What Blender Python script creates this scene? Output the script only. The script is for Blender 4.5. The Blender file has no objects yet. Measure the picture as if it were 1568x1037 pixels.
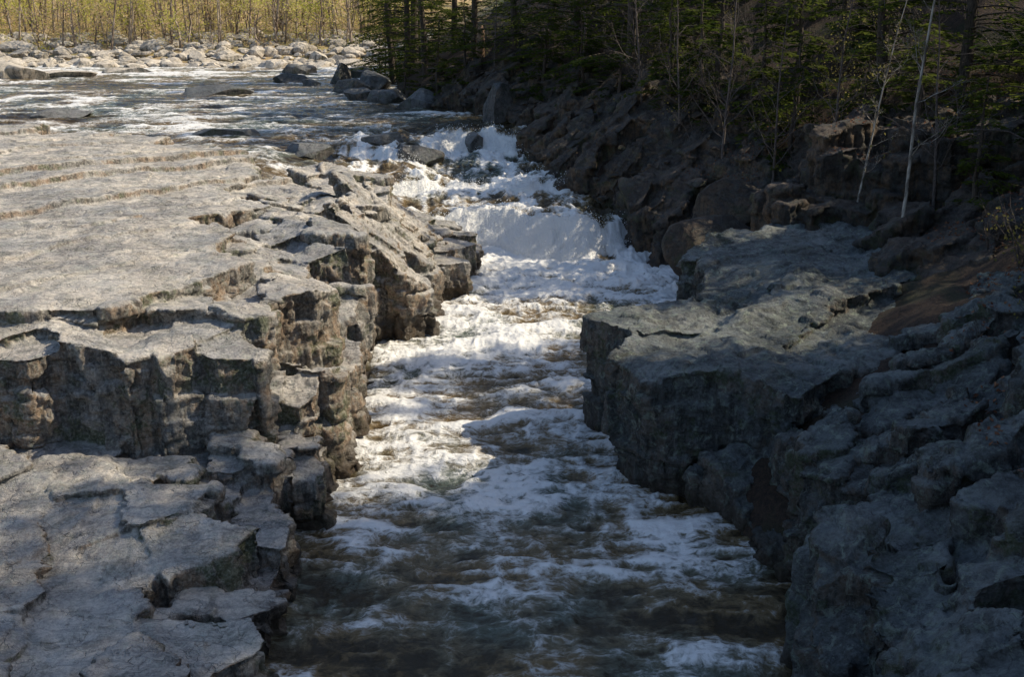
import bpy, math, random, time
import numpy as np
from mathutils import Vector, Matrix
T0=time.time()
rng=np.random.default_rng(11); random.seed(11)
sc=bpy.context.scene
sc.view_settings.view_transform='Standard'; sc.view_settings.look='None'; sc.view_settings.exposure=0

# ---------------------------------------------------------------- noise
def _h(ix,iy,iz,s):
    h=(ix*374761393+iy*668265263+iz*1442695041+s*1274126177)&0xffffffff
    h=((h^(h>>13))*1274126177)&0xffffffff
    h=h^(h>>16)
    return h.astype(np.float64)/4294967295.0
def vn(x,y,z,s=0):
    x=np.asarray(x,float);y=np.asarray(y,float)+np.zeros_like(x);z=np.asarray(z,float)+np.zeros_like(x)
    fx=np.floor(x);fy=np.floor(y);fz=np.floor(z)
    ix=fx.astype(np.int64);iy=fy.astype(np.int64);iz=fz.astype(np.int64)
    u=x-fx;v=y-fy;w=z-fz
    u=u*u*u*(u*(u*6-15)+10);v=v*v*v*(v*(v*6-15)+10);w=w*w*w*(w*(w*6-15)+10)
    def L(a,b,t): return a+(b-a)*t
    return L(L(L(_h(ix,iy,iz,s),_h(ix+1,iy,iz,s),u),L(_h(ix,iy+1,iz,s),_h(ix+1,iy+1,iz,s),u),v),
             L(L(_h(ix,iy,iz+1,s),_h(ix+1,iy,iz+1,s),u),L(_h(ix,iy+1,iz+1,s),_h(ix+1,iy+1,iz+1,s),u),v),w)
def fbm(x,y,z,o=4,s=0,g=.5):
    a=1;t=0;n=0
    for i in range(o):
        n=n+a*vn(x,y,z,s+i*17);t+=a;a*=g
        x=x*2.03+3.1;y=y*2.03+1.7;z=z*2.03+5.3
    return n/t
def ridge(x,y,z,o=3,s=0):
    a=1;t=0;n=0
    for i in range(o):
        n=n+a*(1-np.abs(2*vn(x,y,z,s+i*13)-1));t+=a;a*=.5
        x=x*2.1+3.1;y=y*2.1+1.7;z=z*2.1+5.3
    return n/t
def sstep(a,b,x):
    t=np.clip((x-a)/(b-a),0,1);return t*t*(3-2*t)
def facet(x,y,z,size,ang,seed):
    c,s=math.cos(ang),math.sin(ang)
    u=(x*c+y*s+.10*z)/size[0];v=(-x*s+y*c-.08*z)/size[1];w=(z+.06*x+.05*y)/size[2]
    iw=np.floor(w).astype(np.int64);v=v+_h(iw,iw*0,iw*0,seed+1)
    iv=np.floor(v).astype(np.int64);u=u+_h(iv,iw,iw*0,seed+2);iu=np.floor(u).astype(np.int64)
    return _h(iu,iv,iw,seed)-.5

# ---------------------------------------------------------------- mesh utils
COL=sc.collection
def mesh_from(name,verts,faces,mats=(),smooth=True,midx=None):
    me=bpy.data.meshes.new(name)
    verts=np.asarray(verts,np.float32)
    if isinstance(faces,np.ndarray):
        n,k=faces.shape
        me.vertices.add(len(verts));me.vertices.foreach_set('co',verts.ravel())
        me.loops.add(n*k);me.loops.foreach_set('vertex_index',faces.astype(np.int32).ravel())
        me.polygons.add(n);me.polygons.foreach_set('loop_start',np.arange(0,n*k,k,dtype=np.int32))
        me.update(calc_edges=True)
    else:
        me.from_pydata(verts.tolist(),[],faces)
    for m in mats: me.materials.append(m)
    if midx is not None: me.polygons.foreach_set('material_index',np.asarray(midx,np.int32))
    me.polygons.foreach_set('use_smooth',np.full(len(me.polygons),smooth))
    me.update()
    return me
def add_obj(name,me,parent=None):
    o=bpy.data.objects.new(name,me);COL.objects.link(o)
    if parent: o.parent=parent
    return o

# ---------------------------------------------------------------- materials
class NT:
    def __init__(s,name):
        s.m=bpy.data.materials.new(name);s.m.use_nodes=True;s.t=s.m.node_tree
        s.t.nodes.clear()
    def n(s,typ,props={},**ins):
        nd=s.t.nodes.new(typ)
        for k,v in props.items(): setattr(nd,k,v)
        for k,v in ins.items():
            key=int(k[1:]) if k[0]=='_' and k[1:].isdigit() else k.replace('_',' ')
            sock=nd.inputs[key]
            if hasattr(v,'is_output') or isinstance(v,bpy.types.NodeSocket): s.t.links.new(v,sock)
            else: sock.default_value=v
        return nd
    def math(s,op,a,b=0.0,clamp=False):
        return s.n('ShaderNodeMath',{'operation':op,'use_clamp':clamp},_0=a,_1=b).outputs[0]
    def mix(s,f,a,b):
        nd=s.t.nodes.new('ShaderNodeMix');nd.data_type='RGBA'
        for i,v in ((0,f),(6,a),(7,b)):
            if isinstance(v,bpy.types.NodeSocket): s.t.links.new(v,nd.inputs[i])
            else: nd.inputs[i].default_value=v if not isinstance(v,tuple) else (*v[:3],1)
        return nd.outputs[2]
    def ramp(s,f,a,b,lo=0.,hi=1.):
        nd=s.n('ShaderNodeMapRange',{'interpolation_type':'SMOOTHSTEP'},_0=f,_1=a,_2=b,_3=lo,_4=hi);return nd.outputs[0]
    def noise(s,vec,scale,detail=4,rough=.55,dist=0.):
        return s.n('ShaderNodeTexNoise',{},Vector=vec,Scale=scale,Detail=detail,Roughness=rough,Distortion=dist).outputs[0]
    def mapping(s,vec,scale=(1,1,1),rot=(0,0,0)):
        return s.n('ShaderNodeMapping',{},Vector=vec,Scale=scale,Rotation=rot).outputs[0]
    def out(s,sh):
        o=s.t.nodes.new('ShaderNodeOutputMaterial');s.t.links.new(sh,o.inputs[0]);return s.m

def rock_mat(name,c1,c2,lich=.35,brown=.5,wetz=.35,dark=.5,moss=.4,side=(.10,.10,.095),sidef=.6,lin=False,bump=.16):
    N=NT(name);geo=N.n('ShaderNodeNewGeometry');P=geo.outputs['Position'];Nn=geo.outputs['Normal']
    sp=N.n('ShaderNodeSeparateXYZ',{},_0=P);sn=N.n('ShaderNodeSeparateXYZ',{},_0=Nn)
    z=sp.outputs[2];nz=sn.outputs[2]
    big=N.noise(P,.45,5,.6);mid=N.noise(P,2.0,9,.72,.5);fine=N.noise(P,17,7,.75)
    sp2=N.noise(P,50,3,.6)
    col=N.mix(N.ramp(big,.38,.62),c1,c2)
    col=N.mix(N.math('MULTIPLY',N.ramp(N.noise(P,.8,8,.74,.6),.48,.58),dark*.8),col,tuple(a*.4 for a in c1))
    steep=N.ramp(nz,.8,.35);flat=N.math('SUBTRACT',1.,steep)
    col=N.mix(N.math('MULTIPLY',steep,sidef),col,side)  # steep faces mixed darker, shade put into the colour
    bm=N.math('MULTIPLY',N.ramp(N.noise(P,.75,6,.68,.4),.42,.56),N.math('MULTIPLY',N.math('ADD',N.math('MULTIPLY',steep,.8),.2),brown))
    col=N.mix(bm,col,(.30,.185,.10))
    st=N.noise(N.mapping(P,(3.5,3.5,.35)),1.3,6,.65)
    col=N.mix(N.math('MULTIPLY',N.math('MULTIPLY',steep,N.ramp(st,.47,.58)),.8),col,(.035,.033,.03))
    if lin:
        sl=N.noise(N.mapping(P,(.35,4.5,1.),(0,0,-.95)),1.2,7,.7)
        col=N.mix(N.math('MULTIPLY',N.math('MULTIPLY',flat,N.ramp(sl,.50,.62)),.40),col,(.14,.14,.15))
    dk=N.ramp(mid,.50,.60)
    col=N.mix(N.math('MULTIPLY',dk,dark),col,(.055,.06,.06))
    pl=N.math('MULTIPLY',N.ramp(N.noise(P,4.5,8,.76,.8),.53,.60),lich)
    col=N.mix(pl,col,(.36,.43,.34))
    mo=N.math('MULTIPLY',N.ramp(N.noise(P,1.1,8,.78),.52,.60),N.math('MULTIPLY',N.math('ADD',N.math('MULTIPLY',steep,.7),.3),moss))
    col=N.mix(mo,col,(.065,.09,.028))
    col=N.mix(N.math('MULTIPLY',N.ramp(fine,.42,.66),.25),col,tuple(min(1,x*1.4) for x in c2))
    col=N.mix(N.math('MULTIPLY',N.ramp(fine,.50,.38),.25),col,tuple(x*.35 for x in c1))
    col=N.mix(N.math('MULTIPLY',N.ramp(sp2,.56,.68),.35),col,(.06,.06,.06))
    rough=.8
    if wetz is not None:
        wn=N.math('ADD',z,N.math('MULTIPLY',mid,-.9))
        wet=N.ramp(wn,wetz+.2,wetz-.5)
        col=N.mix(N.math('MULTIPLY',wet,.8),col,(.05,.034,.019))
        rough=N.math('SUBTRACT',.8,N.math('MULTIPLY',wet,.5))
    h=N.math('ADD',N.math('MULTIPLY',N.noise(P,4,11,.72),bump),N.math('MULTIPLY',fine,.012))
    hb=N.noise(N.mapping(P,(1.,1.,2.6),(.1,.12,.3)),1.5,4,.55)
    h=N.math('ADD',h,N.math('MULTIPLY',N.ramp(N.math('ABSOLUTE',N.math('SUBTRACT',hb,.5)),.0,.010),.05))
    if lin: h=N.math('ADD',h,N.math('MULTIPLY',N.math('MULTIPLY',sl,flat),.07))
    bp=N.n('ShaderNodeBump',{},Strength=1.,Distance=1.,Height=h)
    b=N.n('ShaderNodeBsdfPrincipled',{},Base_Color=col,Roughness=rough,Normal=bp.outputs[0])
    b.inputs['Specular IOR Level'].default_value=.4
    return N.out(b.outputs[0])

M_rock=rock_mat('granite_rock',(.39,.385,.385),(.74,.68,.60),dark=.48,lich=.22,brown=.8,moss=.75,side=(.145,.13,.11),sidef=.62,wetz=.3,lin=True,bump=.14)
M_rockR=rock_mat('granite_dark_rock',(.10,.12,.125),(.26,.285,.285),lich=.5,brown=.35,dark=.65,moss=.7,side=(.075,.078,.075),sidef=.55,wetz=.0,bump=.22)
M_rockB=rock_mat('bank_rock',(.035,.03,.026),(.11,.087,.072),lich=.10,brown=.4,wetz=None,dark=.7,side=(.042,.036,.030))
M_boul=rock_mat('river_boulder_rock',(.12,.13,.14),(.24,.24,.24),lich=.2,brown=.2,wetz=None,dark=.5)
M_far=rock_mat('pale_boulder_rock',(.47,.41,.34),(.80,.71,.60),lich=.1,brown=.25,wetz=None,dark=.2,moss=.1,side=(.38,.32,.25),sidef=.3)

def ground_mat():
    N=NT('forest_floor');P=N.n('ShaderNodeNewGeometry').outputs['Position']
    sp=N.n('ShaderNodeSeparateXYZ',{},_0=P)
    a=N.noise(P,.5,5,.6);b=N.noise(P,9,8,.75);c=N.noise(P,34,4,.7)
    col=N.mix(N.ramp(b,.35,.65),(.02,.014,.010),(.075,.047,.03))
    col=N.mix(N.math('MULTIPLY',N.ramp(c,.5,.68),.6),col,(.15,.08,.05))
    col=N.mix(N.math('MULTIPLY',N.ramp(a,.48,.66),.7),col,(.03,.04,.015))
    farm=N.ramp(sp.outputs[1],104.,114.)
    fc=N.mix(N.ramp(N.noise(P,.35,6,.7),.35,.62),(.55,.38,.22),(.38,.32,.12))
    col=N.mix(farm,col,fc)
    bp=N.n('ShaderNodeBump',{},Strength=1.,Distance=1.,Height=N.math('MULTIPLY',b,.12))
    return N.out(N.n('ShaderNodeBsdfPrincipled',{},Base_Color=col,Roughness=.95,Normal=bp.outputs[0]).outputs[0])
M_ground=ground_mat()

def foliage_mat(name,c1,c2,trans=.35,scale=1.2):
    N=NT(name);P=N.n('ShaderNodeNewGeometry').outputs['Position'];r=N.n('ShaderNodeObjectInfo').outputs['Random']
    f=N.math('ADD',N.noise(P,scale,3),N.math('MULTIPLY',N.math('SUBTRACT',r,.5),.25))
    col=N.mix(N.ramp(f,.35,.65),c1,c2)
    d=N.n('ShaderNodeBsdfDiffuse',{},Color=col);t=N.n('ShaderNodeBsdfTranslucent',{},Color=N.mix(.5,col,tuple(min(1,x*1.7) for x in c2)))
    m=N.n('ShaderNodeMixShader',{},_0=trans,_1=d.outputs[0],_2=t.outputs[0])
    return N.out(m.outputs[0])
M_needle=foliage_mat('hemlock_needles',(.025,.045,.010),(.10,.125,.026),.4)
M_leafy=foliage_mat('spring_leaves',(.38,.38,.07),(.78,.68,.20),.5,.35)
M_leafd=foliage_mat('small_buds',(.09,.11,.03),(.24,.21,.07),.45,1.)
M_leafo=foliage_mat('dry_undergrowth',(.40,.27,.14),(.76,.57,.33),.45,.5)
M_litter=foliage_mat('fallen_leaf',(.11,.045,.028),(.28,.15,.09),.1,6)
def bark_mat(name,a,b,sc_=6):
    N=NT(name);P=N.n('ShaderNodeTexCoord').outputs['Object']
    col=N.mix(N.ramp(N.noise(N.mapping(P,(4,4,1)),sc_,6,.7),.4,.62),a,b)
    return N.out(N.n('ShaderNodeBsdfPrincipled',{},Base_Color=col,Roughness=.9).outputs[0])
M_bark=bark_mat('conifer_bark',(.035,.028,.022),(.11,.085,.065))
M_birch=bark_mat('birch_bark',(.12,.10,.08),(.48,.44,.38),2)
M_twig=bark_mat('bare_twig_bark',(.06,.05,.045),(.16,.13,.115))
M_ftrunk=bark_mat('far_trunk_bark',(.12,.085,.06),(.44,.36,.28),.6)

# ---------------------------------------------------------------- layout functions (metres)
_bank=np.array([(-60,6.5),(0,5.0),(10,3.7),(14,4.2),(16.5,4.4),(17.5,3.8),(19,3.3),(21,3.2),(23,3.3),(26,4.0),(30.5,4.8),(35,5.8),(38.4,6.0),(40,5.2),(43,3.4),(45,2.0),(50,1.1),(56,.5),(61,-1.8),(66,-4.5),(75,-8.0),(90,-9.5),(110,-11.5),(130,-14),(400,-20)],float)
def xb(y): return np.interp(y,_bank[:,0],_bank[:,1])
def zwater(x,y):
    x=np.asarray(x,float);y=np.asarray(y,float)
    wy=y+2.2*(fbm(x*.3,y*.3,0,3,5)-.5)+.7*np.sin(x*.9)
    zr=np.interp(wy,[39.8,40.9,42.0,45.2,46.2,49.5,50.3,53.0,54.2,55.2,58,70,130],[0,.10,1.27,1.40,1.7,1.8,1.98,2.0,2.95,3.04,3.06,3.12,3.3])
    zl=np.interp(wy,[39,41,42.3,45.5,46.6,50,51.2,55,60,70,130],[0,.15,1.2,1.42,1.98,2.12,2.58,2.8,3.0,3.12,3.3])
    zf=np.interp(wy,[40,43,48,56,60,70,130],[2.2,2.4,2.75,2.95,3.0,3.12,3.3])
    t=sstep(-2.6,-4.5,x);u=sstep(-6.,-11.,x)
    z=zr*(1-t)+zl*t
    z=z*(1-u)+zf*u
    pool=sstep(40.5,38,y)
    return z*(1-pool)
_f=np.array([(-30,-3.2),(-1.5,-2.5),(-.2,-1.2),(.8,.6),(2,1.5),(5,3.0),(8,4.1),(12,6.2),(25,14),(60,30),(400,60)],float)
def zground(x,y):
    d=x-xb(y)
    zb=np.interp(y,[38,45,56,70],[0,1.3,2.6,3.0])
    n=(fbm(x*.22,y*.22,0,4,31)-.5)
    r=zb+np.interp(d,_f[:,0],_f[:,1])+n*1.6*sstep(1,6,d)
    yf=112+3*np.sin(x*.06)+4*(fbm(x*.08,0*x,0*x,3,8)-.5)
    e=y-yf
    f=3+np.interp(e,[-300,-20,-8,-1,5,14,40,100,400],[-9,-9,-1.6,-.5,.9,2.2,6,24,70])+n*.8*sstep(2,10,e)
    l=np.interp(-x,[0,62,70,90,300],[-4.,-4.,4,7,40])
    l=np.where(y<45,np.interp(-x,[0,5,24,30,60,300],[-4,-4,1.5,4.0,8,45]),l)
    return np.maximum(np.maximum(r,f),l)

# ---------------------------------------------------------------- ground
def axis(segs):
    out=[]
    for a,b,s in segs: out+=list(np.arange(a,b,s))
    out.append(segs[-1][1]);return np.array(out)
gx=axis([(-500,-80,14),(-80,-30,1.2),(-30,0,.6),(0,22,.22),(22,60,.8),(60,500,14)])
gy=axis([(-200,-10,12),(-10,8,1.2),(8,60,.28),(60,140,.7),(140,260,3),(260,700,20)])
def grid(gx,gy,zf):
    X,Y=np.meshgrid(gx,gy);Z=zf(X.ravel(),Y.ravel())
    V=np.stack([X.ravel(),Y.ravel(),Z],1);w=len(gx);h=len(gy)
    i=np.arange(w*h).reshape(h,w)
    F=np.stack([i[:-1,:-1].ravel(),i[:-1,1:].ravel(),i[1:,1:].ravel(),i[1:,:-1].ravel()],1)
    return V,F
V,F=grid(gx,gy,zground)
m=(V[:,1]>5)&(V[:,1]<70)&(V[:,0]>0)&(V[:,0]<25)
V[m,2]+=.35*(fbm(V[m,0]*1.3,V[m,1]*1.3,0,4,3)-.5)
ground=add_obj('ground',mesh_from('ground',V,F,[M_ground]))

# ---------------------------------------------------------------- river
ry=axis([(7,22,.055),(22,40,.07),(40,58,.06),(58,85,.15),(85,128,.3)])
NX=470
t=np.linspace(0,1,NX)
xl=np.interp(ry,[7,36,41,46,60,128],[-6.5,-6.5,-12,-27,-45,-78]);xr=np.interp(ry,[7,40,60,75,128],[7.5,8.5,4,-2,-8])
X=xl[:,None]+(xr-xl)[:,None]*(t[None,:]);Y=np.repeat(ry[:,None],NX,1)
wgt=np.clip((ry-40)/4,0,1)*np.clip((62-ry)/4,0,1)
tw=np.where(t<.3,t/.3*.62,.62+(t-.3)/.7*.38)
X=X*(1-wgt[:,None])+(xl[:,None]+(xr-xl)[:,None]*tw[None,:])*wgt[:,None]
x=X.ravel();y=Y.ravel()
z0=zwater(x,y)
e_=.05;slope=np.clip(np.abs(zwater(x,y+e_)-zwater(x,y-e_))/(2*e_),0,1.2)
near=np.interp(y,[7,14,20,30,38,41,56,60,70,128],[.06,.09,.14,.20,.30,.18,.14,.15,.10,.09])
wx=x+.5*(fbm(x*.6,y*.6,0,2,71)-.5)
b1=fbm(wx*.75,y*1.25,0,3,40);b2=ridge(wx*1.6+5,y*2.6,0.3,3,50);b3=ridge(wx*5,y*7,1.2,2,60)
fallw=sstep(.12,.45,slope)
fallz=sstep(38.5,41,y)*sstep(57.5,55.5,y)*sstep(-9,-6.5,x)
fs=fbm(wx*1.8,y*.40,z0*.4,3,90);fs2=ridge(wx*4.5,y*1.0,z0*.5,2,91)
lump=fbm(wx*.55,y*.5,3.3,2,93);lump2=ridge(wx*1.5,y*1.3,1.3,3,94)
dz=near*(2.2*(b1-.5)+1.0*(b2-.6)+.28*(b3-.5))*(1-.6*fallw)+fallw*(.45*(fs-.5)+.12*(fs2-.5))+fallz*(.75*(lump-.5)+(1-fallw)*.36*(lump2-.6))
z=z0+dz
foam=np.interp(y,[7,11,15,19,24,32,37,40,45,56,58,62,85,98,128],[.28,.36,.46,.54,.60,.66,.78,.86,.60,.52,.32,.22,.26,.52,.60])  # far upstream values raised to paint river glare as white water
foam=foam+.36*fallw+(b2-.6)*.75+(b1-.5)*.85+fallz*(1.7*(fs-.5)+.6*(lump2-.6))
foam+= .85*(fbm(wx*.35,y*.45,8.,3,101)-.5)
edge=np.minimum(sstep(0,1.3,x+3.9),sstep(0.,1.2,xb(y)-x))
foam-=.20*(1-edge)*sstep(33,28,y)
foam-=.25*sstep(-4,-8,x)*sstep(62,50,y)*sstep(40,44,y)
foam-=.45*sstep(2.74,2.92,z0)*(y<59)*(y>48)*(x>-6)
foam-=.42*sstep(.12,.0,np.abs(z0-1.34))*(y<47)*(y>40)
foam+=.30*sstep(.74,.84,ridge(x*.10,y*.42,0,3,120))*sstep(57,62,y)*sstep(104,80,y)
V=np.stack([x,y,z],1);i=np.arange(len(x)).reshape(X.shape)
F=np.stack([i[:-1,:-1].ravel(),i[:-1,1:].ravel(),i[1:,1:].ravel(),i[1:,:-1].ravel()],1)
def water_mat():
    N=NT('river_water');P=N.n('ShaderNodeNewGeometry').outputs['Position']
    F_=N.n('ShaderNodeAttribute',{'attribute_name':'foam'}).outputs['Fac']
    S_=N.n('ShaderNodeAttribute',{'attribute_name':'fall'}).outputs['Fac']
    warp=N.n('ShaderNodeVectorMath',{'operation':'SCALE'},_0=N.n('ShaderNodeTexNoise',{},Vector=P,Scale=1.1,Detail=4).outputs[1],Scale=1.0).outputs[0]
    Pw=N.n('ShaderNodeVectorMath',{'operation':'ADD'},_0=P,_1=warp).outputs[0]
    def lace(vec,sc,d=5):
        n=N.noise(vec,sc,d,.6)
        a=N.math('ABSOLUTE',N.math('SUBTRACT',n,.5));return N.math('SUBTRACT',1.,N.math('MULTIPLY',a,7.),)
    pool=N.mapping(Pw,(1.,1.35,1))
    l1=lace(pool,1.8);l2=lace(pool,5.5)
    n1=N.noise(pool,3.,8,.68)
    pat=N.math('ADD',N.math('MULTIPLY',l1,.34),N.math('ADD',N.math('MULTIPLY',l2,.25),N.math('MULTIPLY',n1,1.1)))
    fp=N.noise(N.mapping(P,(4,.8,1.0)),1.2,8,.70)
    fpat=N.math('MULTIPLY',fp,2.)
    pat=N.n('ShaderNodeMix',{},_0=S_,_2=pat,_3=fpat).outputs[0]
    v=N.math('ADD',pat,N.math('MULTIPLY',N.math('SUBTRACT',F_,.5),1.5))
    mask=N.ramp(v,.70,1.40)
    aer=N.ramp(v,.15,1.05)
    tint=N.mix(N.ramp(N.noise(P,.28,4,.6),.34,.60),(.13,.165,.135),(.24,.165,.075))
    deep=N.mix(aer,(.034,.024,.010),tint)
    col=N.mix(mask,deep,(.87,.865,.84))
    rough=N.math('ADD',.06,N.math('MULTIPLY',mask,.5))
    h=N.math('ADD',N.math('MULTIPLY',N.noise(N.mapping(P,(1,1.5,1)),7,6,.65),.06),N.math('MULTIPLY',mask,.05))
    h=N.math('ADD',h,N.math('MULTIPLY',N.noise(P,30,4,.6),.008))
    h=N.math('ADD',h,N.math('MULTIPLY',N.math('MULTIPLY',fp,S_),.14))
    bp=N.n('ShaderNodeBump',{},Strength=.9,Distance=1.,Height=h)
    b=N.n('ShaderNodeBsdfPrincipled',{},Base_Color=col,Roughness=rough,IOR=1.33,Normal=bp.outputs[0])
    return N.out(b.outputs[0])
me=mesh_from('river',V,F,[water_mat()])
a=me.attributes.new('foam','FLOAT','POINT');a.data.foreach_set('value',np.clip(foam,0,1.5).astype(np.float32))
a=me.attributes.new('fall','FLOAT','POINT');a.data.foreach_set('value',fallw.astype(np.float32))
river=add_obj('river',me)
ns=9000
k=rng.choice(np.where((fallw>.6)&(y>39)&(y<57)&(x>-5)&(x<5))[0],ns)
hgt=np.abs(rng.normal(0,.18,ns))
c=V[k]+np.stack([rng.normal(0,.1,ns),rng.normal(0,.12,ns)-.1,hgt],1)
tet=np.array([(1,1,1),(-1,-1,1),(-1,1,-1),(1,-1,-1)],float)
sz=rng.uniform(.005,.018,ns)
VV=(c[:,None,:]+tet[None]*sz[:,None,None]).reshape(-1,3)
FF=(np.array([(0,1,2),(0,3,1),(0,2,3),(1,3,2)])[None]+4*np.arange(ns)[:,None,None]).reshape(-1,3)
N=NT('spray_white');M_sp=N.out(N.n('ShaderNodeBsdfPrincipled',{},Base_Color=(.8,.82,.82,1),Roughness=.4).outputs[0])
add_obj('water_spray',mesh_from('water_spray',VV,FF,[M_sp]))

# ---------------------------------------------------------------- jointed rock masses
def inpoly(p,poly):
    x,y=p;c=False;j=len(poly)-1
    for i in range(len(poly)):
        a=poly[i];b=poly[j]
        if (a[1]>y)!=(b[1]>y) and x<(b[0]-a[0])*(y-a[1])/(b[1]-a[1])+a[0]: c=not c
        j=i
    return c
def edgedist(p,poly):
    best=1e9
    for i in range(len(poly)):
        ax,ay=poly[i];bx,by=poly[(i+1)%len(poly)]
        dx,dy=bx-ax,by-ay;t=max(0,min(1,((p[0]-ax)*dx+(p[1]-ay)*dy)/(dx*dx+dy*dy+1e-9)))
        best=min(best,math.hypot(p[0]-ax-t*dx,p[1]-ay-t*dy))
    return best
def clip(poly,mx,my,nx,ny):
    out=[]
    for i in range(len(poly)):
        a=poly[i];b=poly[(i+1)%len(poly)]
        da=(a[0]-mx)*nx+(a[1]-my)*ny;db=(b[0]-mx)*nx+(b[1]-my)*ny
        if da<=0: out.append(a)
        if (da<0)!=(db<0) and da!=db:
            t=da/(da-db);out.append((a[0]+t*(b[0]-a[0]),a[1]+t*(b[1]-a[1])))
    return out
class Rocks:
    def __init__(s): s.v=[];s.f=[]
    def prism(s,pl,zb,zt):
        n=len(pl);o=len(s.v)
        for (x,y) in pl: s.v.append((x,y,zb))
        for (x,y),z in zip(pl,zt): s.v.append((x,y,z))
        s.f.append(list(range(o+n-1,o-1,-1)));s.f.append(list(range(o+n,o+2*n)))
        for i in range(n):
            j=(i+1)%n;s.f.append([o+i,o+j,o+n+j,o+n+i])
    def mass(s,poly,hf,ang=0,cs=(1.,.8),jit=.3,layer=.55,base=-.8,hj=.08,edge=(0,0,0),shrink=.04,lean=(0,0),tilt=.05,gap=0.,R=random):
        ca,sa=math.cos(ang),math.sin(ang)
        q=[(p[0]*ca+p[1]*sa,-p[0]*sa+p[1]*ca) for p in poly]
        i0=int(min(a[0] for a in q)/cs[0])-3;i1=int(max(a[0] for a in q)/cs[0])+3
        j0=int(min(a[1] for a in q)/cs[1])-3;j1=int(max(a[1] for a in q)/cs[1])+3
        S={}
        for j in range(j0,j1+1):
            off=R.random()
            for i in range(i0,i1+1):
                u=(i+off+R.uniform(-jit,jit))*cs[0];v=(j+R.uniform(-jit,jit)*.6)*cs[1]
                S[i,j]=(u*ca-v*sa,u*sa+v*ca)
        for (i,j),p in S.items():
            if not inpoly(p,poly): continue
            r=max(cs)*1.6
            pl=[(p[0]-r,p[1]-r),(p[0]+r,p[1]-r),(p[0]+r,p[1]+r),(p[0]-r,p[1]+r)]
            for di in (-3,-2,-1,0,1,2,3):
                for dj in (-2,-1,0,1,2):
                    if (di or dj) and (i+di,j+dj) in S:
                        w=S[i+di,j+dj];pl=clip(pl,(p[0]+w[0])/2,(p[1]+w[1])/2,w[0]-p[0],w[1]-p[1])
                        if len(pl)<3: break
                if len(pl)<3: break
            if len(pl)<3: continue
            dz=R.uniform(-hj,hj)
            if edge[0]>0:
                e=edgedist(p,poly)
                if e<edge[0] and R.random()<edge[2]: dz-=R.uniform(.15,1)*edge[1]*(1-e/edge[0]*.6)
            tx,ty=R.uniform(-tilt,tilt),R.uniform(-tilt,tilt)
            cx=sum(a[0] for a in pl)/len(pl);cy=sum(a[1] for a in pl)/len(pl)
            zt=[hf(a[0],a[1])+dz+tx*(a[0]-cx)+ty*(a[1]-cy) for a in pl]
            top=min(zt)
            first=True
            zhi=max(zt)
            z=zhi
            while z>base:
                th=layer*R.uniform(.6,1.5)
                zb=max(base-.1,z-th)
                if first: zb=min(zb,top-.12)
                k=(1+R.uniform(-shrink*1.8,shrink*.9) if not first else 1+R.uniform(-shrink*.5,shrink*.6))-gap
                sx,sy=(0,0) if first else (R.uniform(-1,1)*shrink*1.6*cs[0],R.uniform(-1,1)*shrink*1.6*cs[1])
                dl=(zhi-z)
                pp=[(cx+(a[0]-cx)*k+sx+lean[0]*dl,cy+(a[1]-cy)*k+sy+lean[1]*dl) for a in pl]
                s.prism(pp,zb-.03,zt if first else [z]*len(pp))
                z=zb;first=False
    def build(s,name,mat,voxel,amp=1.,seed=0,lin=None,fa=.35,topr=.14):
        me=bpy.data.meshes.new(name);me.from_pydata(s.v,[],s.f);me.update()
        o=add_obj(name,me)
        md=o.modifiers.new('r','REMESH');md.mode='VOXEL';md.voxel_size=voxel;md.adaptivity=0
        dg=bpy.context.evaluated_depsgraph_get()
        nm=bpy.data.meshes.new_from_object(o.evaluated_get(dg));o.modifiers.clear();o.data=nm;bpy.data.meshes.remove(me)
        nm.name=name
        n=len(nm.vertices);co=np.empty(n*3,np.float32);nm.vertices.foreach_get('co',co);co=co.reshape(-1,3).astype(float)
        nr=np.empty(n*3,np.float32);nm.vertex_normals.foreach_get('vector',nr);nr=nr.reshape(-1,3).astype(float)
        x,y,z=co.T
        wv=np.stack([fbm(x*.5,y*.5,z*.5,2,seed+1),fbm(x*.5,y*.5,z*.5,2,seed+2),fbm(x*.5,y*.5,z*.5,2,seed+3)],1)-.5
        steep=1-np.abs(nr[:,2])
        d=.07*(fbm(x*2.2,y*2.2,z*2.8,3,seed+4)-.5)+.10*(fbm(x*6,y*6,z*7,2,seed+5,.6)-.5)*(.3+.7*steep)
        d+=topr*.9*(fbm(x*1.2,y*1.2,z*1.2,4,seed+16)-.5)*(1-steep)
        wob=.10*(fbm(x*1.5,y*1.5,z*1.5,2,seed+12)-.5);wob2=.10*(fbm(x*1.5,y*1.5,z*1.5,2,seed+14)-.5)
        f1=facet(x+wob,y+wob2,z+wob,(.9,.65,1.0),fa,seed+20);f2=facet(x+wob2,y+wob,z+wob2,(.36,.42,.32),fa+.12,seed+21);f3=facet(x-wob,y-wob2,z+wob,(.2,.17,.3),fa-.1,seed+22)
        gate=sstep(.38,.52,fbm(x*.7,y*.7,z*.7,2,seed+13))
        d+=(.30*f1+.17*f2*gate+.08*f3)*(topr+(1-topr)*steep)
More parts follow.
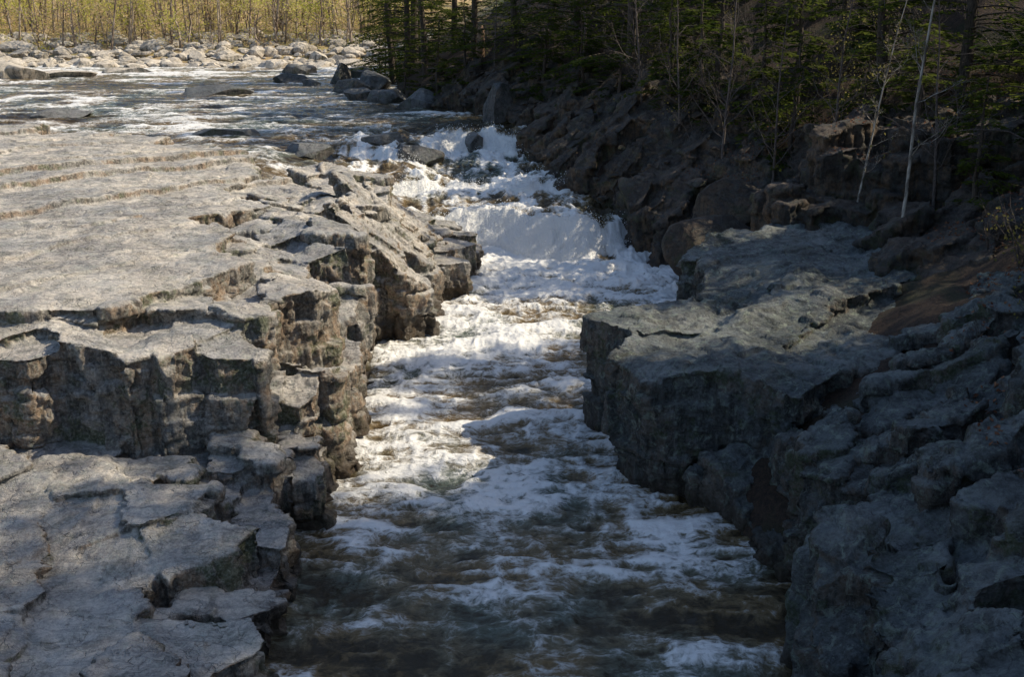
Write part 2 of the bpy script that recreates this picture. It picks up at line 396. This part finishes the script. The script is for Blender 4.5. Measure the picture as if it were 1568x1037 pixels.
        if lin is not None:
            c_,s_=math.cos(lin),math.sin(lin)
            u=x*c_+y*s_;v=-x*s_+y*c_
            pm=(x<-6.5)
            l=fbm(u*.3,v*3.2,0,4,seed+9);d+=.09*(l-.5)*(1-steep)*pm
            vv=v+1.6*(fbm(u*.12,v*.25,0,2,seed+10)-.5)
            stp=vv*.38+.8*fbm(vv*.4,u*.05,0,2,seed+15);fr=stp-np.floor(stp);on=_h(np.floor(stp).astype(np.int64),np.zeros(n,np.int64),np.zeros(n,np.int64),7)
            d+=(1-steep)*.26*(on*(sstep(.0,.03,fr)-fr))*pm
        co+=wv*.14*amp+nr*(d*amp)[:,None]
        nm.vertices.foreach_set('co',co.astype(np.float32).ravel())
        nm.materials.clear();nm.materials.append(mat)
        nm.polygons.foreach_set('use_smooth',np.ones(len(nm.polygons),bool))
        nm.update()
        return o
R1=random.Random(5)
L=Rocks()
slab=[(-30,19.2),(-9.2,19.3),(-7.0,19.6),(-6.9,21.3),(-7.2,23.5),(-7.3,29.3),(-7.0,34),(-7.6,40),(-9.5,43.3),(-15,46.5),(-23,51),(-31,54)]
L.mass(slab,lambda x,y:3.62+.012*(y-20)*-1+.06*math.sin(x*.5+y*.22)+.03*(-7-x),ang=.95,cs=(4.5,1.9),jit=.32,layer=.5,base=1.2,hj=.03,shrink=.006,edge=(1.2,.25,.5),tilt=.012,R=R1)
sh=[(-30,18.4),(-9,18.5),(-6.5,18.7),(-4.4,18.8),(-4.05,20.5),(-4.15,24),(-4.3,28),(-4.3,31),(-4.0,34),(-4.1,39.5),(-7.5,41.5),(-8,36),(-7.6,24),(-7.4,20.4),(-30,20.4)]
L.mass(sh,lambda x,y:3.2+.10*math.sin(y*.7)-.05*(x+6)*.4+.12*math.sin(x*2.1+y*1.3),ang=.10,cs=(1.2,.85),jit=.36,layer=1.4,base=-.9,hj=.18,shrink=.028,edge=(1.3,.8,.35),tilt=.10,gap=.06,R=R1)
L.mass([(-4.5,19),(-3.75,19.3),(-3.6,22),(-3.85,26),(-3.9,30.5),(-4.5,30.5)],lambda x,y:1.6+.6*math.sin(y*1.3),ang=.05,cs=(.7,.7),jit=.3,layer=.8,base=-.9,hj=.6,shrink=.05,R=R1)
led=[(-14,8),(-3.75,8),(-3.9,11.5),(-4.3,14.5),(-4.9,17.6),(-5.1,19.4),(-14,19.4)]
L.mass(led,lambda x,y:.95+.075*(y-10)+.03*math.sin(x)+.12*math.sin(y*1.1+x*.7),ang=-.28,cs=(1.6,.95),jit=.34,layer=.5,base=-.9,hj=.18,shrink=.035,edge=(.9,.6,.55),tilt=.07,gap=.03,R=R1)
L.mass([(-5.3,13),(-3.6,13.2),(-3.35,15.2),(-3.6,17),(-5,17.6)],lambda x,y:.72+.05*(y-14),ang=-.1,cs=(.7,.6),jit=.28,layer=.4,base=-.9,hj=.25,shrink=.05,R=R1)
L.mass([(-5.6,16.8),(-3.9,16.9),(-3.6,18.4),(-3.5,19.6),(-5.2,19.4)],lambda x,y:1.3,ang=.05,cs=(.6,.65),jit=.28,layer=.7,base=-.9,hj=.4,shrink=.06,R=R1)
L.mass([(-4.8,29.8),(-3.4,30.0),(-2.7,31.2),(-2.75,34),(-3.1,37.5),(-4.8,38.8)],lambda x,y:2.75-.85*(x+3.9),ang=.1,cs=(1.2,1.0),jit=.28,layer=1.0,base=-.9,hj=.14,shrink=.03,lean=(.13,-.03),R=R1)
L.mass([(-4.3,33.0),(-2.5,32.6),(-1.9,34.2),(-1.6,36.5),(-1.6,39.2),(-2.1,41.0),(-4.8,42.5)],lambda x,y:1.2+.05*(y-37)-.12*(x+2.5),ang=.3,cs=(1.1,.8),jit=.3,layer=.5,base=-.9,hj=.22,shrink=.05,R=R1)
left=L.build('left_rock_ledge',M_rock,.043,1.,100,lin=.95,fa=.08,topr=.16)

Rr=Rocks()
Rr.mass([(2.75,20.6),(3.7,19.0),(5.4,20.2),(7.1,22.2),(9.7,24.5),(11,27),(10,31.5),(6.6,31.6),(5.1,29.8),(4.2,26.5),(3.0,23.2)],lambda x,y:2.35+.06*(x-3)+.045*(y-21)+.14*math.sin(x*1.1+y*.5)+.08*math.sin(x*2.7-y*1.1),ang=.75,cs=(2.6,1.9),jit=.34,layer=2.2,base=-.9,hj=.03,shrink=.018,edge=(.9,.5,.6),lean=(.08,.02),tilt=.05,R=R1)
Rr.mass([(3.4,18.4),(4.3,17.2),(5.4,17.6),(5.8,20.0),(4.1,20.0),(3.3,19.4)],lambda x,y:.45+.3*(y-18)+.12*(x-4),ang=.5,cs=(.9,.7),jit=.3,layer=.7,base=-.9,hj=.25,shrink=.04,tilt=.2,R=R1)
Rr.mass([(4.5,18.3),(4.6,16.2),(5.3,15.0),(13,15.),(14,23.5),(9,23.3),(7.4,21),(5.8,19.6)],lambda x,y:1.95+.34*(x-4.9)-.08*(y-17),ang=.35,cs=(.85,.6),jit=.36,layer=1.3,base=-.9,hj=.40,shrink=.04,tilt=.32,gap=.04,R=R1,edge=(.8,.7,.6))
Rr.mass([(3.5,7.5),(3.45,10.5),(3.7,12.6),(4.2,14.2),(5.2,15.4),(13,15.4),(13,7.5)],lambda x,y:1.65+.50*(x-3.6)+.02*(y-11),ang=.55,cs=(.95,.65),jit=.36,layer=1.3,base=-.9,hj=.45,shrink=.04,tilt=.38,gap=.04,R=R1,edge=(.8,.8,.6))
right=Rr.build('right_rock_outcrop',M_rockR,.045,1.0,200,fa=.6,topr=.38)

Rb=Rocks()
def hb(x,y): 
    d=max(0,x-float(xb(y)));return float(np.interp(y,[38,45,56,70],[0,1.3,2.6,3.0]))+.75+min(.65*d,3.0)
Rb.mass([(6.3,31.2),(5.9,35),(6.1,38.4),(5.3,40),(3.5,43),(2.1,45.2),(1.2,50),(.6,56),(-1.4,61),(-4,66),(0,68),(6,58),(9,48),(11,40),(11,31.4)],hb,ang=.5,cs=(1.25,.85),jit=.36,layer=1.0,base=-.9,hj=.55,shrink=.05,tilt=.45,R=R1)
Rb.mass([(8.7,32.0),(10.2,30.6),(16,30),(19,37),(10,37)],lambda x,y:5.0+.12*(x-9),ang=.3,cs=(.9,.8),jit=.33,layer=1.3,base=1.5,hj=.5,shrink=.05,tilt=.3,R=R1)
Rb.mass([(7.3,31.4),(9.2,30),(11,30),(10,34),(7.6,34)],lambda x,y:3.7,ang=.2,cs=(.8,.7),jit=.33,layer=.9,base=1.,hj=.35,shrink=.05,tilt=.2,R=R1)
Rb.mass([(8.6,26.5),(9.6,24.8),(13,24.5),(15,29.5),(10,30)],lambda x,y:3.2+.35*(x-9),ang=.4,cs=(1.0,.8),jit=.36,layer=.9,base=1.,hj=.4,shrink=.05,tilt=.35,R=R1)
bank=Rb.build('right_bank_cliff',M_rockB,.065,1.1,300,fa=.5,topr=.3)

# ---------------------------------------------------------------- boulders
def ico(n):
    import bmesh
    bm=bmesh.new();bmesh.ops.create_icosphere(bm,subdivisions=n,radius=1)
    v=np.array([a.co[:] for a in bm.verts]);f=np.array([[q.index for q in a.verts] for a in bm.faces]);bm.free();return v,f
IV1,IF1=ico(2);IV4,IF4=ico(5)
def boulder_pts(V0,seed,planes=9,lo=.5):
    r=np.random.default_rng(seed);V=V0.copy()
    for i in range(planes):
        n=r.normal(size=3);n/=np.linalg.norm(n);d=r.uniform(lo,.85)
        k=V@n;V-=np.outer(np.maximum(k-d,0),n)
    return V
def boulder(name,loc,size,rot,mat,seed):
    V=boulder_pts(IV4,seed,14,.42)
    V+=.14*(fbm(V[:,0]*2.5+seed,V[:,1]*2.5,V[:,2]*2.5,4,seed)[:,None]-.5)*V
    V=V*np.array(size)*1.12
    c,s=math.cos(rot),math.sin(rot);V=np.stack([V[:,0]*c-V[:,1]*s,V[:,0]*s+V[:,1]*c,V[:,2]],1)
    o=add_obj(name,mesh_from(name,V,IF4,[mat]));o.location=loc;return o
bl=[((-19.5,75,3.1),(2.6,1.5,.6),.1),((-16.5,86,3.2),(1.4,1.1,.65),.3),((-12.4,84,3.3),(1.0,1.0,1.25),.7),((-14.2,83,3.2),(1.2,.8,.5),1.7),
    ((-10.6,77,3.2),(1.7,1.2,.9),.2),((-9.3,72,3.1),(1.4,1.1,.7),.8),((-12.0,92,3.3),(1.6,1.2,1.0),.4),((-7.3,70,3.2),(1.5,1.3,.9),2.2),
    ((-5.3,66,3.1),(1.4,1.0,1.0),.6),((-.6,58.5,3.1),(1.2,1.0,1.7),.6),((-9.3,80,3.4),(1.8,1.3,1.1),1.1),((-17.5,96,3.3),(2.4,1.3,.8),2.0),
    ((-4.4,50.2,2.3),(1.3,.9,.75),.3),((-5.8,53.2,2.7),(1.2,.8,.45),.1),((-1.7,54.3,2.5),(.75,.9,.75),.1),((-8.8,49.5,2.7),(1.4,.8,.5),.2),((-13.5,54,2.95),(1.8,.9,.4),.1),((-24,62,3.1),(2,1,.4),.3)]
for i,(l,s_,r) in enumerate(bl): boulder('river_boulder',l,s_,r,M_boul,400+i)
bl=[((-40.5,93,3.3),(2.6,1.8,1.0),.1),((-37.4,90,3.2),(1.6,1.3,1.3),.7),((-43.5,91,3.3),(2.2,1.6,1.3),.1),((-35,92,3.2),(2.2,1.2,.6),.2),((-31.5,97,3.2),(2.2,1.2,.5),.2),
    ((6.3,35.2,1.6),(1.5,1.2,1.1),.4),((8.2,33.6,2.6),(1.3,1.2,.9),1.0),((7.6,37.8,2.0),(1.6,1.2,1.2),.2),((4.9,42.5,1.9),(1.3,1.1,1.0),.8)]
for i,(l,s_,r) in enumerate(bl): boulder('bank_boulder',l,s_,r,M_far if i<5 else M_rockB,430+i)
def bfield(name,pts,mat,seed0,lo=.5,npl=7):
    vs=[];fs=[];o_=0
    for i,(x,y,z,s) in enumerate(pts):
        V=boulder_pts(IV1,seed0+i,npl,lo)*np.array([s*rng.uniform(1,1.7),s,s*rng.uniform(.5,.9)])
        a=rng.uniform(0,6);c,sn=math.cos(a),math.sin(a)
        V=np.stack([V[:,0]*c-V[:,1]*sn,V[:,0]*sn+V[:,1]*c,V[:,2]],1)+(x,y,z+.1*s)
        vs.append(V);fs.append(IF1+o_);o_+=len(V)
    add_obj(name,mesh_from(name,np.vstack(vs),np.vstack(fs),[mat],smooth=False))
pts=[]
for i in range(1900):
    x=rng.uniform(-78,-8);e=rng.uniform(-6,15)
    y=112+3*math.sin(x*.06)+e
    s=abs(rng.normal(0,.38))+.14
    pts.append((x,y,max(float(zground(np.array([x]),np.array([y]))[0]),3.15),s))
bfield('far_bank_boulder_field',pts,M_far,1000)
pts=[]
for i in range(260):
    y=rng.uniform(33,72);x=float(xb(y))+abs(rng.normal(0,2.2))+.2
    pts.append((x,y,max(float(zground(np.array([x]),np.array([y]))[0]),0)+rng.uniform(.1,.9),abs(rng.normal(0,.2))+.1))
bfield('right_bank_rubble',pts,M_rockB,4000,.3,12)

# ---------------------------------------------------------------- vegetation
class Veg:
    def __init__(s): s.V=[];s.F=[];s.M=[];s.n=0
    def tube(s,pts,rad,k=5,mat=0):
        pts=np.asarray(pts,float);rad=np.asarray(rad,float);m=len(pts)
        tg=np.gradient(pts,axis=0);tg/=np.linalg.norm(tg,axis=1)[:,None]+1e-9
        ref=np.where(np.abs(tg[:,2:3])>.8,np.array([[1.,0,0]]),np.array([[0,0,1.]]))
        a=np.cross(tg,ref);a/=np.linalg.norm(a,axis=1)[:,None]+1e-9;b=np.cross(tg,a)
        th=np.arange(k)*2*math.pi/k
        R=pts[:,None,:]+rad[:,None,None]*(a[:,None,:]*np.cos(th)[None,:,None]+b[:,None,:]*np.sin(th)[None,:,None])
        i=np.arange(m*k).reshape(m,k)+s.n;j=np.roll(i,-1,1)
        F=np.stack([i[:-1].ravel(),j[:-1].ravel(),j[1:].ravel(),i[1:].ravel()],1)
        s.V.append(R.reshape(-1,3));s.F.append(F);s.M.append(np.full(len(F),mat));s.n+=m*k
    def quads(s,c,u,v,mat=1):
        Q=np.stack([c-u*.5-v*.25,c+u*.1-v*.5,c+u*.5,c+v*.5],1)
        i=np.arange(len(c)*4).reshape(-1,4)+s.n
        s.V.append(Q.reshape(-1,3));s.F.append(i);s.M.append(np.full(len(c),mat));s.n+=4*len(c)
    def mesh(s,name,mats): return mesh_from(name,np.vstack(s.V),np.vstack(s.F),mats,smooth=True,midx=np.concatenate(s.M))
def unit(v): return v/(np.linalg.norm(v,axis=-1,keepdims=True)+1e-9)
def conifer(seed,H,low=.12,spread=.23,dens=22):
    r=np.random.default_rng(seed);g=Veg()
    zz=np.linspace(-.6,H,9);px=np.cumsum(r.normal(0,.05,9));py=np.cumsum(r.normal(0,.05,9))
    g.tube(np.stack([px,py,zz],1),np.interp(zz,[0,H],[.015*H+.04,.015]),7,0)
    nb=int(H*8)
    for i in range(nb):
        t=low+(1-low)*(i+r.random())/nb;z=t*H
        L=(spread*H*(1-t)**.75+.25)*r.uniform(.55,1.15)
        a=r.uniform(0,2*math.pi);d=np.array([math.cos(a),math.sin(a),0]);sd=np.array([-d[1],d[0],0])
        ss=np.linspace(0,1,5);dr=r.uniform(.15,.4)
        base=np.array([np.interp(z,zz,px),np.interp(z,zz,py),z])
        P=base+d*(ss*L)[:,None]+np.array([0,0,1])*((.18*ss-dr*ss**2)*L)[:,None]+sd*(r.normal(0,.06)*L*ss**2)[:,None]
        g.tube(P,np.linspace(.008+L*.011,.004,5),3,0)
        n=int(L*dens*1.4)+6
        tt=r.random(n)**.75*.9+.1
        c=np.stack([np.interp(tt,ss,P[:,k]) for k in range(3)],1)
        sg=r.choice([-1,1],n);w=(.32*L*(1.05-tt)+.12)*r.random(n)**.7
        c=c+sd*(sg*w)[:,None]+d*(w*.35)[:,None]+np.stack([r.normal(0,.03,n),r.normal(0,.03,n),-.16*w-np.abs(r.normal(0,.05,n))],1)
        u=unit(sd*sg[:,None]+d*r.uniform(.3,1.2,n)[:,None]+np.stack([0*w,0*w,r.normal(-.25,.2,n)],1))
        v=unit(np.cross(u,np.array([0,0,1.])+r.normal(0,.35,(n,3))))
        g.quads(c,u*r.uniform(.14,.30,n)[:,None],v*r.uniform(.05,.10,n)[:,None],1)
    return g
def baretree(seed,H,leaf=0,thick=.012,wide=.5):
    r=np.random.default_rng(seed);g=Veg();tips=[]
    def br(p,d,L,rad,dep):
        n=5;pts=[p];q=p.copy();dd=d.copy()
        for i in range(n):
            dd=unit(dd+r.normal(0,.10 if dep==0 else .2,3)*(.6 if dep==0 else 1)+np.array([0,0,.04]));q=q+dd*L/n;pts.append(q)
        g.tube(pts,np.linspace(rad,rad*.35 if dep else rad*.2,n+1),6 if dep==0 else 3,0)
        pts=np.array(pts)
        if dep>=3: tips.append(pts[2:]);return
        nb=[int(H*2.2),5,4][dep]
        for i in range(nb):
            t=r.uniform(.25 if dep==0 else .2,1);k=t*n;b=pts[min(int(k),n-1)]*(1-k%1)+pts[min(int(k)+1,n)]*(k%1)
            a=r.uniform(0,6.28);o=np.array([math.cos(a),math.sin(a),r.uniform(-.1,.7)])
            br(b,unit(o*(1.1 if dep==0 else .8)+dd*.5),L*(wide*.55*(1.25-t) if dep==0 else .45)*r.uniform(.6,1.2),max(.004,rad*(1-t*.7)*.42),dep+1)
    br(np.array([0,0,-.4]),unit(np.array([r.normal(0,.03),r.normal(0,.03),1])),H,thick*H+.01,0)
    if leaf:
        T=np.vstack(tips);c=T[r.choice(len(T),leaf)]+r.normal(0,.12,(leaf,3))
        u=unit(r.normal(size=(leaf,3)));v=unit(np.cross(u,r.normal(size=(leaf,3))))
        g.quads(c,u*r.uniform(.07,.14,leaf)[:,None],v*r.uniform(.05,.1,leaf)[:,None],1)
    return g
def sunlane(x,y):  # strips kept free of tall trees to let sun onto falls, cliff and pool
    b=y-.143*x
    return (28.5<b<34) or (40<b<51.5) or (21.5<b<24.5)
def place(me,name,x,y,s=1.,dz=-.1,rz=None):
    z=float(zground(np.array([x]),np.array([y]))[0])
    o=add_obj(name,me);o.location=(x,y,z+dz);o.rotation_euler=(rng.normal(0,.03),rng.normal(0,.03),rng.uniform(0,6.28) if rz is None else rz)
    o.scale=(s,s,s*rng.uniform(.92,1.1));return o
con=[conifer(1,15,.08,.2).mesh('hemlock_a',[M_bark,M_needle]),conifer(2,13,.03,.27,26).mesh('hemlock_b',[M_bark,M_needle]),
     conifer(3,17,.28,.19).mesh('hemlock_c',[M_bark,M_needle]),conifer(4,5,.03,.34,34).mesh('hemlock_sapling',[M_bark,M_needle])]
bare=[baretree(5,11,350,.0075).mesh('bare_tree_a',[M_twig,M_leafd]),baretree(6,9,0,.0075,.7).mesh('bare_tree_b',[M_twig,M_leafd]),baretree(7,12,600,.007,.5).mesh('bare_tree_c',[M_twig,M_leafd])]
birch=baretree(8,10,120,.0042,.25).mesh('birch_tree',[M_birch,M_leafd])
spots=[(-7.0,78,1),(-5.4,73,1),(-4.0,80,0),(-2.2,69.5,1),(.2,65,1),(2.2,62,1),(3.2,58,1),(5.6,57,0),(5.4,53,1),(8.0,51,1),(8.2,47,1),(10.5,43,1),(12.8,45,0),(6.8,49.5,1),(1.4,58.5,3),(3.2,54.5,3),(4.6,50.5,3),(-8.6,84.5,1),(-9.0,90,1),
       (14.5,37.5,1),(14.5,33,1),(17,31,0),(16.2,27.5,1),(-8,100,1),(-7.5,87,2),(-9.4,84,3),(-6.5,70.5,3),(7.3,45,3),(9.6,40,3),(9.2,42.5,3),(-10.5,97,3),(-4.4,68,3),(12.4,35,3),(6.4,47,3),(13.6,29.5,3),(11.4,37.2,3),(-2.8,66,3),(12.6,39.5,1),(12.2,31.5,3),(11.8,28.6,3),(13.0,26.4,3)]
for x,y,k in spots:
    if k!=3 and sunlane(x,y):   # tall trees swapped for saplings here so sunlight gets through
        place(con[3],'hemlock_tree',x,y,rng.uniform(1.0,1.5));continue
    place(con[k],'hemlock_tree',x,y,rng.uniform(.9,1.15)*(1 if k!=3 or y>33 else .7))
for x,y,k,s in [(13.5,19.5,1,1.15),(15.5,16.5,1,1.25),(12.5,14.0,1,1.1),(15.8,12.5,0,1.25),(18.5,20,1,1.3),(13.0,10.0,1,1.2),(17,8.5,1,1.2),  # unseen trees right of frame, added to shade the right rocks and near ledge
                (20.5,14.5,0,1.4),(21,17.5,1,1.4),(22.5,10.5,1,1.35),(24,21,1,1.3),(13,17,3,1.5),(12.2,12,3,1.5),(25,14,0,1.4),(21,6,1,1.3),(19,30.5,0,1.1),(22,31,1,1.1),
                (26,17,0,1.5),(27,20.5,1,1.45),(24,11.5,1,1.5),(29,14,1,1.4),(28,24,0,1.2)]:
    place(con[k],'hemlock_tree',x,y,s)
for yy in np.arange(24,150,5.6):
    for k in range(5 if yy<62 else 3):
        d=13+k*6+rng.uniform(-2.5,2.5)
        y=yy+rng.uniform(-2.2,2.2);x=float(xb(y))+d
        if x<.62*y+2 and y<26: continue
        if yy>100 and k==0: continue
        if rng.random()<(.35 if yy<62 else .2): continue
        if sunlane(x,y) and rng.random()<.85:
            place(con[3],'hemlock_tree',x,y,rng.uniform(.9,1.4));continue
        place(con[int(rng.integers(0,3))],'hemlock_tree',x,y,rng.uniform(.75,1.05))
for x,y,k in [(9.8,35.5,0),(12.5,37,1),(11.3,30.2,1),(7.6,41,1),(5.5,48,1),(12.0,26.5,2),(3.4,56,0),(-1,64,1),(14.6,26.5,1),(8.8,38.8,1),(6.4,44.0,1)]:
    place(bare[k],'bare_tree',x,y,rng.uniform(.6,.95))
place(birch,'birch_tree',9.6,27.8,1.0);place(birch,'birch_tree',9.2,30.8,.7)
g=Veg();g.tube([(0,0,-.4),(0.02,0,.6),(.05,.02,1.5),(.06,.02,2.1),(.12,.02,2.25)],[.32,.26,.24,.2,.03],9,0)
sn=place(g.mesh('snag',[bark_mat('snag_wood',(.16,.10,.06),(.42,.28,.18))]),'tree_snag',-1.9,68.5,1.)
g=Veg();r=rng
for i in range(460):
    y=r.uniform(17,70)*1.;d=r.uniform(3.5,16);x=float(xb(y))+d
    if (y<33 and x<.38*y+1.0) : continue
    z=float(zground(np.array([x]),np.array([y]))[0]);H=r.uniform(.6,2.4)*(.6 if y<34 else 1)
    for k in range(7):
        a=r.uniform(0,6.28);o=np.array([math.cos(a),math.sin(a),0])*r.uniform(.2,.8)
        p0=np.array([x,y,z-.1]);P=[p0,p0+(o*.3+(0,0,.5))*H,p0+(o*.75+(0,0,.85))*H+r.normal(0,.06,3),p0+(o*1.1+(0,0,1.05))*H+r.normal(0,.1,3)]
        g.tube(P,[.010,.008,.005,.002],3,0)
        if i%4==0:
            n=10;c=np.array(P[2])+r.normal(0,.22,(n,3));u=unit(r.normal(size=(n,3)));v=unit(np.cross(u,r.normal(size=(n,3))))
            g.quads(c,u*.08,v*.055,1)
        for q in range(3):
            b=np.array(P[1+q%2]);e=b+r.normal(0,.22,3)*H+np.array([0,0,.2*H]);g.tube([b,(b+e)/2+r.normal(0,.03,3),e],[.007,.004,.002],3,0)
add_obj('understory_shrubs',g.mesh('understory_shrubs',[M_twig,M_leafd]))
# far-bank woods: one mass
g=Veg()
for i in range(560):
    x=r.uniform(-85,-10);e=r.uniform(7,60) if i%3 else r.uniform(6,20);y=112+3*math.sin(x*.06)+e
    z=float(zground(np.array([x]),np.array([y]))[0]);H=r.uniform(4,13)*(1 if i%4 else .5)
    ln=r.normal(0,.08,2);p0=np.array([x,y,z-.2]);top=p0+np.array([ln[0]*H,ln[1]*H,H])
    rd=r.uniform(.05,.17)
    g.tube([p0,(p0+top)/2+r.normal(0,.25,3),top],[rd,rd*.6,.01],4,0)
    for k in range(12):
        t=r.uniform(.12,.95);b=p0+(top-p0)*t;a=r.uniform(0,6.28);Lb=H*.25*(1.15-t)*r.uniform(.6,1.4)+.3
        e2=b+np.array([math.cos(a),math.sin(a),.6])*Lb;g.tube([b,(b+e2)/2+r.normal(0,.08,3),e2],[rd*.35,.016,.006],3,0)
        if i%4!=0:
            n=int(r.integers(10,26));c=e2+r.normal(0,.42,(n,3))*(1.3,1.3,.7);u=unit(r.normal(size=(n,3)));v=unit(np.cross(u,r.normal(size=(n,3))))
            g.quads(c,u*r.uniform(.14,.28,n)[:,None],v*r.uniform(.1,.2,n)[:,None],1 if i%2 else 2)
for i in range(1700):
    x=r.uniform(-85,-8);e=r.uniform(7,45);y=112+3*math.sin(x*.06)+e;z=float(zground(np.array([x]),np.array([y]))[0])
    n=34;s_=r.uniform(.4,1.4);c=np.array([x,y,z])+r.normal(0,1,(n,3))*(s_,s_,s_*.6)+(0,0,.35*s_);u=unit(r.normal(size=(n,3)));v=unit(np.cross(u,r.normal(size=(n,3))))
    g.quads(c,u*r.uniform(.15,.35,n)[:,None],v*r.uniform(.06,.16,n)[:,None],1 if i%4==0 else 2)
add_obj('far_bank_woods',g.mesh('far_bank_woods',[M_ftrunk,M_leafy,M_leafo]))
# fallen leaves
bpy.context.view_layer.update();dg=bpy.context.evaluated_depsgraph_get()
C=[];NN=[]
for i in range(20000):
    y=r.uniform(9,42);x=float(xb(y))+r.uniform(2.0,12)
    dens=vn(np.array([x*.7]),np.array([y*.7]),np.array([0.]),55)[0]
    if dens<.40 or (x<.29*y+2.2 and y<32): continue
    ok,loc,nr,_,ob,_m=sc.ray_cast(dg,Vector((x,y,7.2)),Vector((0,0,-1)))
    if ok and nr.z>.55 and ob.name[:4] in('grou','righ'): C.append(loc[:]);NN.append(nr[:])
C=np.array(C);NN=np.array(NN);n=len(C)
u=unit(np.cross(NN+r.normal(0,.3,(n,3)),r.normal(size=(n,3))));v=unit(np.cross(NN+r.normal(0,.35,(n,3)),u))
g=Veg();s_=r.uniform(.05,.10,n)[:,None];g.quads(C+NN*.02,u*s_,v*s_*.7,0)
add_obj('fallen_leaves',g.mesh('fallen_leaves',[M_litter]))

# ---------------------------------------------------------------- light
EL=math.radians(42);hx,hy=.98,.14;az=math.atan2(hx,hy)
to=Vector((math.sin(az)*math.cos(EL),math.cos(az)*math.cos(EL),math.sin(EL)))
sl=bpy.data.lights.new('sun','SUN');sl.energy=5;sl.angle=math.radians(.55);sl.color=(1,.88,.68)
so=bpy.data.objects.new('sun',sl);COL.objects.link(so);so.rotation_euler=to.to_track_quat('Z','Y').to_euler();so.location=to*80
w=bpy.data.worlds.new('World');sc.world=w;w.use_nodes=True;nt=w.node_tree
sk=nt.nodes.new('ShaderNodeTexSky');sk.sky_type='NISHITA';sk.sun_disc=False;sk.sun_elevation=EL;sk.sun_rotation=az
nt.links.new(sk.outputs[0],nt.nodes['Background'].inputs[0]);nt.nodes['Background'].inputs[1].default_value=.15
cam=bpy.data.cameras.new('camera');co=bpy.data.objects.new('camera',cam);COL.objects.link(co)
co.location=(0,0,9);co.rotation_euler=(math.radians(90-16.6),0,0);cam.sensor_width=36;cam.lens=40;cam.clip_end=2000;sc.camera=co
print('done',time.time()-T0)
